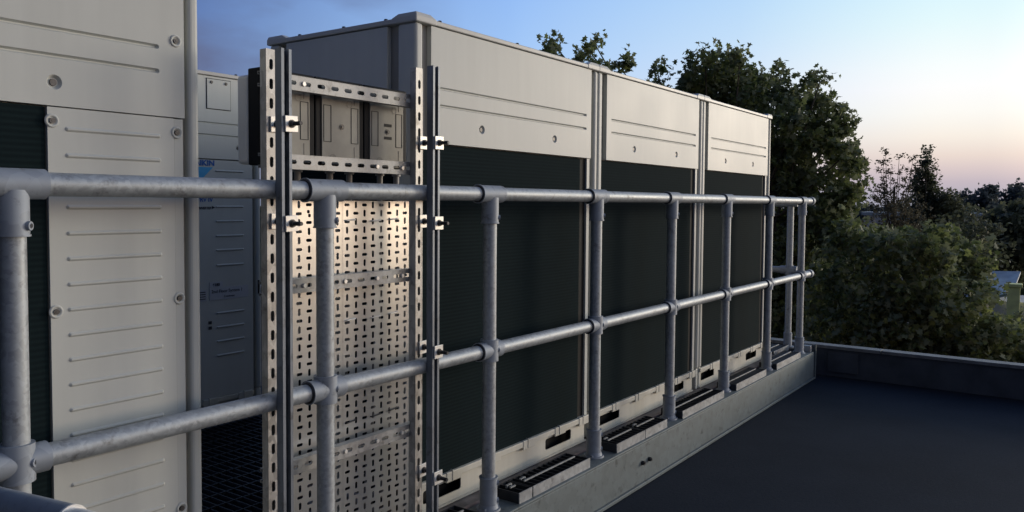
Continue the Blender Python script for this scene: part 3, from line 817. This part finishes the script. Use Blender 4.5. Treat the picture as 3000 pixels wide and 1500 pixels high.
# ------------------------------------------------------------------ isolator boxes seen from behind
YI = 1.815
def isolator(x0, label, marks=False):
    w = .189; z0, z1 = .098, .352
    t = empty('isolator_box', (x0 + w / 2, YI + .04, z0), label, 'switch box', 'switch boxes on the frame, seen from behind')
    b = MB(); b.box(x0, x0 + w, YI, YI + .050, z0, z1 + .008); b.build('base_shell', M['rubber'], t, .004)
    b = MB(); b.box(x0 + .002, x0 + w - .002, YI + .0505, YI + .104, z0 + .003, z1 - .006); b.build('cover', M['isocover'], t, .012, 3)
    px0 = x0 + .022; px1 = px0 + .147
    F = (V3((0, YI - .004, 0)), V3((1, 0, 0)), V3((0, 0, 1)), V3((0, -1, 0)))
    b = MB(); b.box(px0, px1, YI - .0035, YI + .001, z0 + .012, z1 - .014); p = b.build('back_plate', M['isoplate'], t, .001)
    def fix(o): o.matrix_parent_inverse = Matrix.Identity(4)
    def ringm(cx, cz, r):
        n = 24; b = MB(); pts = []
        for rr in (r, r - .0022):
            pts += [(cx + math.cos(2 * math.pi * i / n) * rr, YI - .0046, cz + math.sin(2 * math.pi * i / n) * rr) for i in range(n)]
        b.add(pts, [(i, (i + 1) % n, n + (i + 1) % n, n + i)[::-1] for i in range(n)]); fix(b.build('knockout', M['isoring'], p))
    ringm(px1 - .042, .292, .0115); ringm(px0 + .040, .128, .0125)
    for cx in (px0 + .020, px1 - .020):
        b = MB(); x_a, x_b, z_a, z_b = cx - .0145, cx + .0145, .175, .282
        for q in ((x_a, x_b, z_b - .0015, z_b), (x_a, x_b, z_a, z_a + .0015), (x_a, x_a + .0015, z_a + .0015, z_b - .0015), (x_b - .0015, x_b, z_a + .0015, z_b - .0015)):
            b.box(q[0], q[1], YI - .0047, YI - .003, q[2], q[3])
        fix(b.build('fixing_window', M['rubber'], p))
    cx = (px0 + px1) / 2 + .002
    b = MB(); b.tube((cx, YI - .003, .222), (cx, YI - .0055, .222), .0085, n=16); b.tube((cx, YI - .0055, .222), (cx, YI - .008, .222), .0048, n=6); fix(b.build('centre_screw', M['screw'], p))
    if marks:
        b = MB(); b.box(cx - .014, cx + .018, YI - .0047, YI - .003, .238, .247); b.box(cx - .014, cx + .018, YI - .0047, YI - .003, .198, .207); fix(b.build('vent_slot', M['rubber'], p))
    b = MB(); b.box(px1 - .022, px1 - .0205, YI - .0045, YI - .003, .110, .165); b.box(px1 - .022, px1 - .0205, YI - .0045, YI - .003, .290, .33); fix(b.build('mould_line', M['isoring'], p))
isolator(1.366, 'leftmost grey switch box, half hidden behind the channel posts')
isolator(1.558, 'middle grey switch box between the two upper cross bars')
isolator(1.750, 'rightmost grey switch box, with two dark slots on its back', True)
for x, nm in ((1.530, 'leftmost thin grey conduit'), (1.652, 'second thin grey conduit from the left'), (1.730, 'third thin grey conduit'), (1.862, 'fourth thin grey conduit'), (1.938, 'rightmost thin grey conduit')):
    b = MB(); b.tube((x, YI + .045, .098), (x, YI + .045, .085), .0145, n=12); b.path([(x, YI + .045, .09), (x, YI + .05, -.35), (x + .01, YI + .12, -1.0), (x + .01, YI + .4, -1.07)], [.0095] * 4, 14)
    tag(b.build('conduit', M['conduit']), nm + ' dropping from the switch boxes', 'conduit', 'conduits under the switch boxes')

# ------------------------------------------------------------------ trees
FD = 2021.6; CY = 600.4
def ray(x, y):
    return cw + cr * ((x - 1288) / FD) + cu * ((CY - y) / FD)
def at(x, y, dist):
    v = ray(x, y); h = math.hypot(v.x, v.y)
    return np.array([v.x, v.y, v.z]) / h * dist
LEAF = {'plane': np.array([(0, 0), (.18, .22), (.5, .12), (.36, .42), (.42, .72), (.17, .62), (0, 1.0), (-.17, .62), (-.42, .72), (-.36, .42), (-.5, .12), (-.18, .22)]),
        'oval': np.array([(0, 0), (.26, .28), (.24, .62), (0, 1.0), (-.24, .62), (-.26, .28)]),
        'clump': np.array([(0, 0), (.4, .05), (.3, .45), (.55, .8), (.1, .75), (-.15, 1.0), (-.3, .6), (-.55, .5), (-.25, .25)])}
def foliage(name, centres, size, shape, m, parent, seed, droop=.4):
    r = np.random.default_rng(seed)
    P = centres; n = len(P)
    tpl = LEAF[shape] - np.array([0, .5]); k = len(tpl)
    a = r.normal(size=(n, 3)); a[:, 2] = a[:, 2] * .6
    a /= np.linalg.norm(a, axis=1)[:, None]
    nn = r.normal(size=(n, 3)) * .75 + np.array([0, 0, droop]) ; nn -= (nn * a).sum(1)[:, None] * a
    nn /= np.linalg.norm(nn, axis=1)[:, None]
    bb = np.cross(nn, a)
    s = size * r.uniform(.6, 1.25, n)
    v = P[:, None, :] + (bb[:, None, :] * tpl[None, :, 0, None] + a[:, None, :] * tpl[None, :, 1, None]) * s[:, None, None]
    fold = np.abs(tpl[:, 0])[None, :, None] * nn[:, None, :] * s[:, None, None] * r.uniform(-.1, .5, n)[:, None, None]
    v = (v + fold).reshape(-1, 3)
    me = bpy.data.meshes.new(name)
    me.vertices.add(n * k); me.vertices.foreach_set('co', v.astype(np.float32).ravel())
    me.loops.add(n * k); me.loops.foreach_set('vertex_index', np.arange(n * k, dtype=np.int32))
    me.polygons.add(n); me.polygons.foreach_set('loop_start', np.arange(0, n * k, k, dtype=np.int32))
    at_ = me.attributes.new('leaf_rand', 'FLOAT', 'FACE'); at_.data.foreach_set('value', r.random(n).astype(np.float32))
    me.materials.append(m); me.update(); me.validate()
    o = bpy.data.objects.new(name, me); COL.objects.link(o); o.parent = parent
    o.matrix_parent_inverse = Matrix.Translation(-parent.location)
    return o
def tree(label, clumps, dist, leaf, shape, m, seed, dens=1.0, name='plane_tree', group=None, base=None, jitter=.25, tuft=.22, cat='tree', trunk_r=.28, droop=.4, zscale=1.0):
    """clumps: (image x, y in 2576-wide pixels, radius in pixels[, distance]) -> balls of twigs at real distances"""
    r = np.random.default_rng(seed); pts = []; cen = []
    for c in clumps:
        d = dist if len(c) < 4 else c[3]
        d = d + r.uniform(-jitter, jitter) * 4
        p = at(c[0], c[1], d); rad = c[2] / FD * d * 1.0; cen.append((p, rad))
        nt_ = max(4, int(dens * 46 * (rad / tuft / 3.2) ** 2))
        q = r.normal(size=(nt_, 3)); q /= np.linalg.norm(q, axis=1)[:, None]
        q *= (r.random(nt_) ** .45)[:, None] * rad
        q[:, 2] *= zscale
        q[:, :2] *= 1.05
        for s in q:
            nl = int(r.integers(9, 20))
            dirv = s / (np.linalg.norm(s) + 1e-6) * .5 + np.array([0, 0, .35]) + r.normal(size=3) * .35
            tt = r.random(nl)[:, None]
            pts.append(p + s + dirv * tt * tuft * 1.1 + r.normal(size=(nl, 3)) * tuft * .42)
    P = np.concatenate(pts)
    cc = np.mean([c[0] for c in cen], axis=0)
    bx, by = (cc[0], cc[1]) if base is None else base
    t = empty(name, (bx, by, -10.5), label, cat, group)
    foliage('crown', P, leaf, shape, m, t, seed, droop)
    b = MB(); top = Vector((cc[0], cc[1], cc[2])); b0 = Vector((bx, by, -10.5)); mid_ = b0.lerp(top, .45) + Vector((.15, -.1, 0))
    zf = min(c[0][2] - c[1] for c in cen)
    b.path([b0, b0.lerp(mid_, .5), mid_, b0.lerp(top, .8), top], [trunk_r, trunk_r * .85, trunk_r * .7, trunk_r * .5, trunk_r * .3], 10)
    for (p, rad) in cen:
        p = Vector(p); s0 = b0.lerp(top, .55 + .4 * r.random()); s1 = s0.lerp(p, .5) + Vector((0, 0, -.12 * (p - s0).length))
        b.path([s0, s1, p, p + Vector((0, 0, rad * .6))], [trunk_r * .24, trunk_r * .14, trunk_r * .05, trunk_r * .02], 6)
    b.build('trunk', M['bark'], t)
    return t
A = [(1393, 112, 17), (1393, 132, 24), (1497, 112, 14), (1490, 140, 20), (1462, 148, 18), (1510, 165, 18), (1568, 178, 28), (1653, 180, 14), (1656, 203, 20), (1705, 228, 20),
     (1775, 165, 40), (1820, 185, 45), (1860, 162, 30), (1745, 205, 40), (1790, 225, 70), (1870, 225, 55), (1930, 200, 26), (1965, 190, 20), (1955, 235, 34), (1900, 275, 60), (1820, 290, 60),
     (2040, 222, 26), (2062, 208, 16), (2010, 262, 38), (2060, 285, 45), (1990, 330, 60), (2090, 335, 48), (2130, 310, 20), (2055, 390, 75), (2125, 390, 42), (2150, 425, 26), (1960, 400, 60),
     (1985, 480, 60), (2060, 500, 80), (2130, 490, 45), (1960, 560, 60), (2040, 600, 85), (1990, 690, 80), (2120, 590, 60), (1960, 780, 80), (2060, 720, 90), (1960, 860, 70), (2040, 840, 80),
     (1500, 330, 110), (1640, 330, 110), (1760, 380, 110), (1880, 420, 100), (1400, 290, 80)]
tree('tall broad plane tree rising behind the row of three units', A, 20, .145, 'plane', M['leaf'], 3, dens=1.15, base=(18.2, 7.6), tuft=.18)
B = [(2520, 835, 40), (2560, 865, 55), (2150, 610, 45), (2215, 600, 35), (2110, 680, 60), (2390, 625, 30), (2450, 650, 32), (2300, 600, 28), (2180, 650, 70), (2260, 645, 60), (2340, 640, 55), (2420, 680, 55), (2130, 760, 90), (2230, 740, 85), (2320, 740, 80), (2410, 770, 75), (2470, 740, 40), (2110, 860, 80), (2200, 850, 85), (2300, 850, 90),
     (2400, 865, 85), (2480, 850, 65), (2550, 890, 55), (2500, 920, 70), (2590, 930, 70), (2190, 950, 80), (2330, 950, 90), (2450, 960, 90), (2660, 980, 80), (2060, 930, 80)]
tree('low spreading plane tree filling the view behind the parapet', B, 16, .122, 'plane', M['leaf'], 5, dens=1.25, tuft=.165, trunk_r=.24)
C1 = [(2228, 385, 9), (2222, 410, 13), (2218, 440, 16), (2240, 430, 10), (2230, 470, 20), (2226, 500, 24), (2262, 400, 8), (2265, 430, 12), (2262, 460, 15), (2296, 405, 7), (2290, 435, 9), (2283, 465, 12), (2275, 480, 18), (2205, 480, 18),
      (2230, 530, 45), (2280, 540, 45), (2200, 590, 50), (2290, 600, 60)]
tree('thin birch with three sparse upright tops left of the single spire', C1, 34, .095, 'oval', M['leafb'], 8, dens=.36, name='birch_tree', tuft=.12, jitter=.15, trunk_r=.14)
C2 = [(2332, 383, 6), (2332, 394, 9), (2330, 408, 13), (2328, 425, 16), (2322, 445, 18), (2338, 445, 15), (2326, 465, 20), (2325, 485, 26), (2305, 472, 12), (2355, 478, 8), (2345, 510, 30), (2320, 530, 40), (2390, 520, 32), (2375, 500, 14),
      (2350, 570, 50), (2400, 570, 45), (2300, 590, 50)]
tree('dark tree with a single narrow spire against the pink sky', C2, 42, .15, 'oval', M['leafd'], 9, dens=2.0, name='poplar_tree', tuft=.22, jitter=.15, trunk_r=.2)
C3 = [(2430, 575, 45), (2470, 600, 40), (2400, 620, 50), (2440, 640, 50), (2490, 640, 35), (2360, 620, 50), (2320, 640, 50), (2250, 640, 50)]
tree('rounded dark green tree just beyond the low plane tree', C3, 30, .17, 'oval', M['leafd'], 10, dens=1.2, name='bushy_tree', tuft=.3, trunk_r=.2)
C4 = [(2540, 590, 45), (2570, 640, 50), (2520, 640, 45), (2560, 560, 35), (2500, 570, 30), (2600, 600, 60), (2550, 690, 35)]
tree('dark tree at the right edge above the little lime chimney', C4, 75, .5, 'clump', M['leafd'], 12, dens=1.2, name='bushy_tree', tuft=.7, jitter=.3, trunk_r=.3)
farg = 'trees on the far skyline'
fars = [([(2430, 503, 13), (2418, 507, 11), (2443, 507, 11), (2430, 515, 16)], 'small round tree on the skyline right of the dark spire tree', 150, 'round_tree'),
        ([(2488, 482, 11), (2480, 492, 13), (2498, 492, 13), (2490, 510, 20), (2478, 515, 16), (2504, 515, 16)], 'upright oval tree on the skyline, second from the right edge', 150, 'poplar_tree'),
        ([(2560, 474, 8), (2558, 488, 12), (2548, 498, 14), (2568, 500, 18), (2540, 512, 16), (2580, 512, 20), (2560, 525, 25)], 'pointed tree on the skyline at the right edge', 120, 'poplar_tree')]
for i, (c, lab, d, nm) in enumerate(fars):
    tree(lab, [(x, y, r_) for x, y, r_ in c], d, d * .0042, 'clump', M['leaff'], 20 + i, dens=1.8, name=nm, group=farg, tuft=d * .006, jitter=.5, trunk_r=.3)
ws = []
rr_ = random.Random(5)
for i in range(46):
    x = 2150 + i * 14; ws.append((x, 532 + rr_.uniform(-6, 8), rr_.uniform(10, 16), rr_.uniform(150, 230)))
    ws.append((x, 552 + rr_.uniform(-6, 8), 20, rr_.uniform(120, 160)))
    ws.append((x + 7, 580, 24, rr_.uniform(95, 110)))
pts = []
for (x, y, rad, d) in ws:
    p = at(x, y, d); rm = rad / FD * d
    q = rng.normal(size=(240, 3)); q /= np.linalg.norm(q, axis=1)[:, None]; q *= (rng.random(240) ** .4)[:, None] * rm
    pts.append(p + q)
wd = bpy.data.objects.new('woodland', None); COL.objects.link(wd)
fo = foliage('woodland_belt', np.concatenate(pts), .75, 'clump', M['leaff'], wd, 77)
fo.parent = None; bpy.data.objects.remove(wd); fo.name = 'woodland'
tag(fo, 'distant belt of woodland merging along the skyline', 'woodland', kind='stuff')

# ------------------------------------------------------------------ small buildings among the trees
def oriented(c, fwd):
    f = Vector((fwd[0], fwd[1], 0)).normalized(); r_ = Vector((f.y, -f.x, 0))
    return Matrix(((r_.x, f.x, 0, c[0]), (r_.y, f.y, 0, c[1]), (0, 0, 1, c[2]), (0, 0, 0, 1)))
c = at(2515, 715, 50); T = oriented((c[0], c[1], -10.5), c)
hs = empty('garden_building', (c[0], c[1], -10.5), 'small grey roofed building with a lime chimney half hidden by leaves', 'building')
H = c[2] + 10.5
b = MB(T); b.box(-1.9, 1.2, 0, 4, 0, H - .9); b.build('wall', M['white'], hs)
b = MB(T)
b.add([(-2.1, -.3, H - 1.25), (.6, -.3, H - .35), (1.0, 4.2, H + .45), (-2.0, 4.2, H + .35), (-2.1, -.3, H - 1.40), (.6, -.3, H - .5), (1.0, 4.2, H + .3), (-2.0, 4.2, H + .2)],
      [(0, 1, 2, 3), (7, 6, 5, 4), (0, 4, 5, 1), (1, 5, 6, 2), (2, 6, 7, 3), (3, 7, 4, 0)]); b.build('roof', M['slate'], hs)
b = MB(T); b.box(.35, .92, -.9, -.3, H - 1.6, H - .05); b.box(.27, 1.02, -.98, -.22, H - .05, H + .12); b.box(.3, 1.0, -.95, -.25, H - 1.7, H - 1.6); b.build('chimney', M['lime'], hs, .03)
c2 = at(2560, 772, 52); T2 = oriented((c2[0], c2[1], -10.5), c2); h2 = c2[2] + 10.5
hb = empty('shed', (c2[0], c2[1], -10.5), 'low pale flat roof at the right edge under the lime chimney', 'shed')
b = MB(T2); b.box(-1, 3, -1, 2, 0, h2); b.build('wall', M['white'], hb)
b = MB(T2); b.box(-1.1, 3.1, -1.1, 2.1, h2, h2 + .12); b.build('roof', M['slate'], hb)
c3 = at(2315, 556, 70); T3 = oriented((c3[0], c3[1], -10.5), c3); h3 = c3[2] + 10.5
wb = empty('white_building', (c3[0], c3[1], -10.5), 'white building glimpsed through the dark trees below the birch tops', 'building')
b = MB(T3); b.box(-4, 4, 0, 6, 0, h3 + .4); b.build('wall', M['white'], wb)
b = MB(T3); b.box(-4.2, 4.2, -.2, 6.2, h3 + .4, h3 + .65); b.build('roof', M['slate'], wb)
for i in range(4):
    b = MB(T3); b.box(-3.4 + i * 1.9, -2.3 + i * 1.9, -.03, -.005, h3 - 1.2, h3 - .3); b.build('window', M['black'], wb)
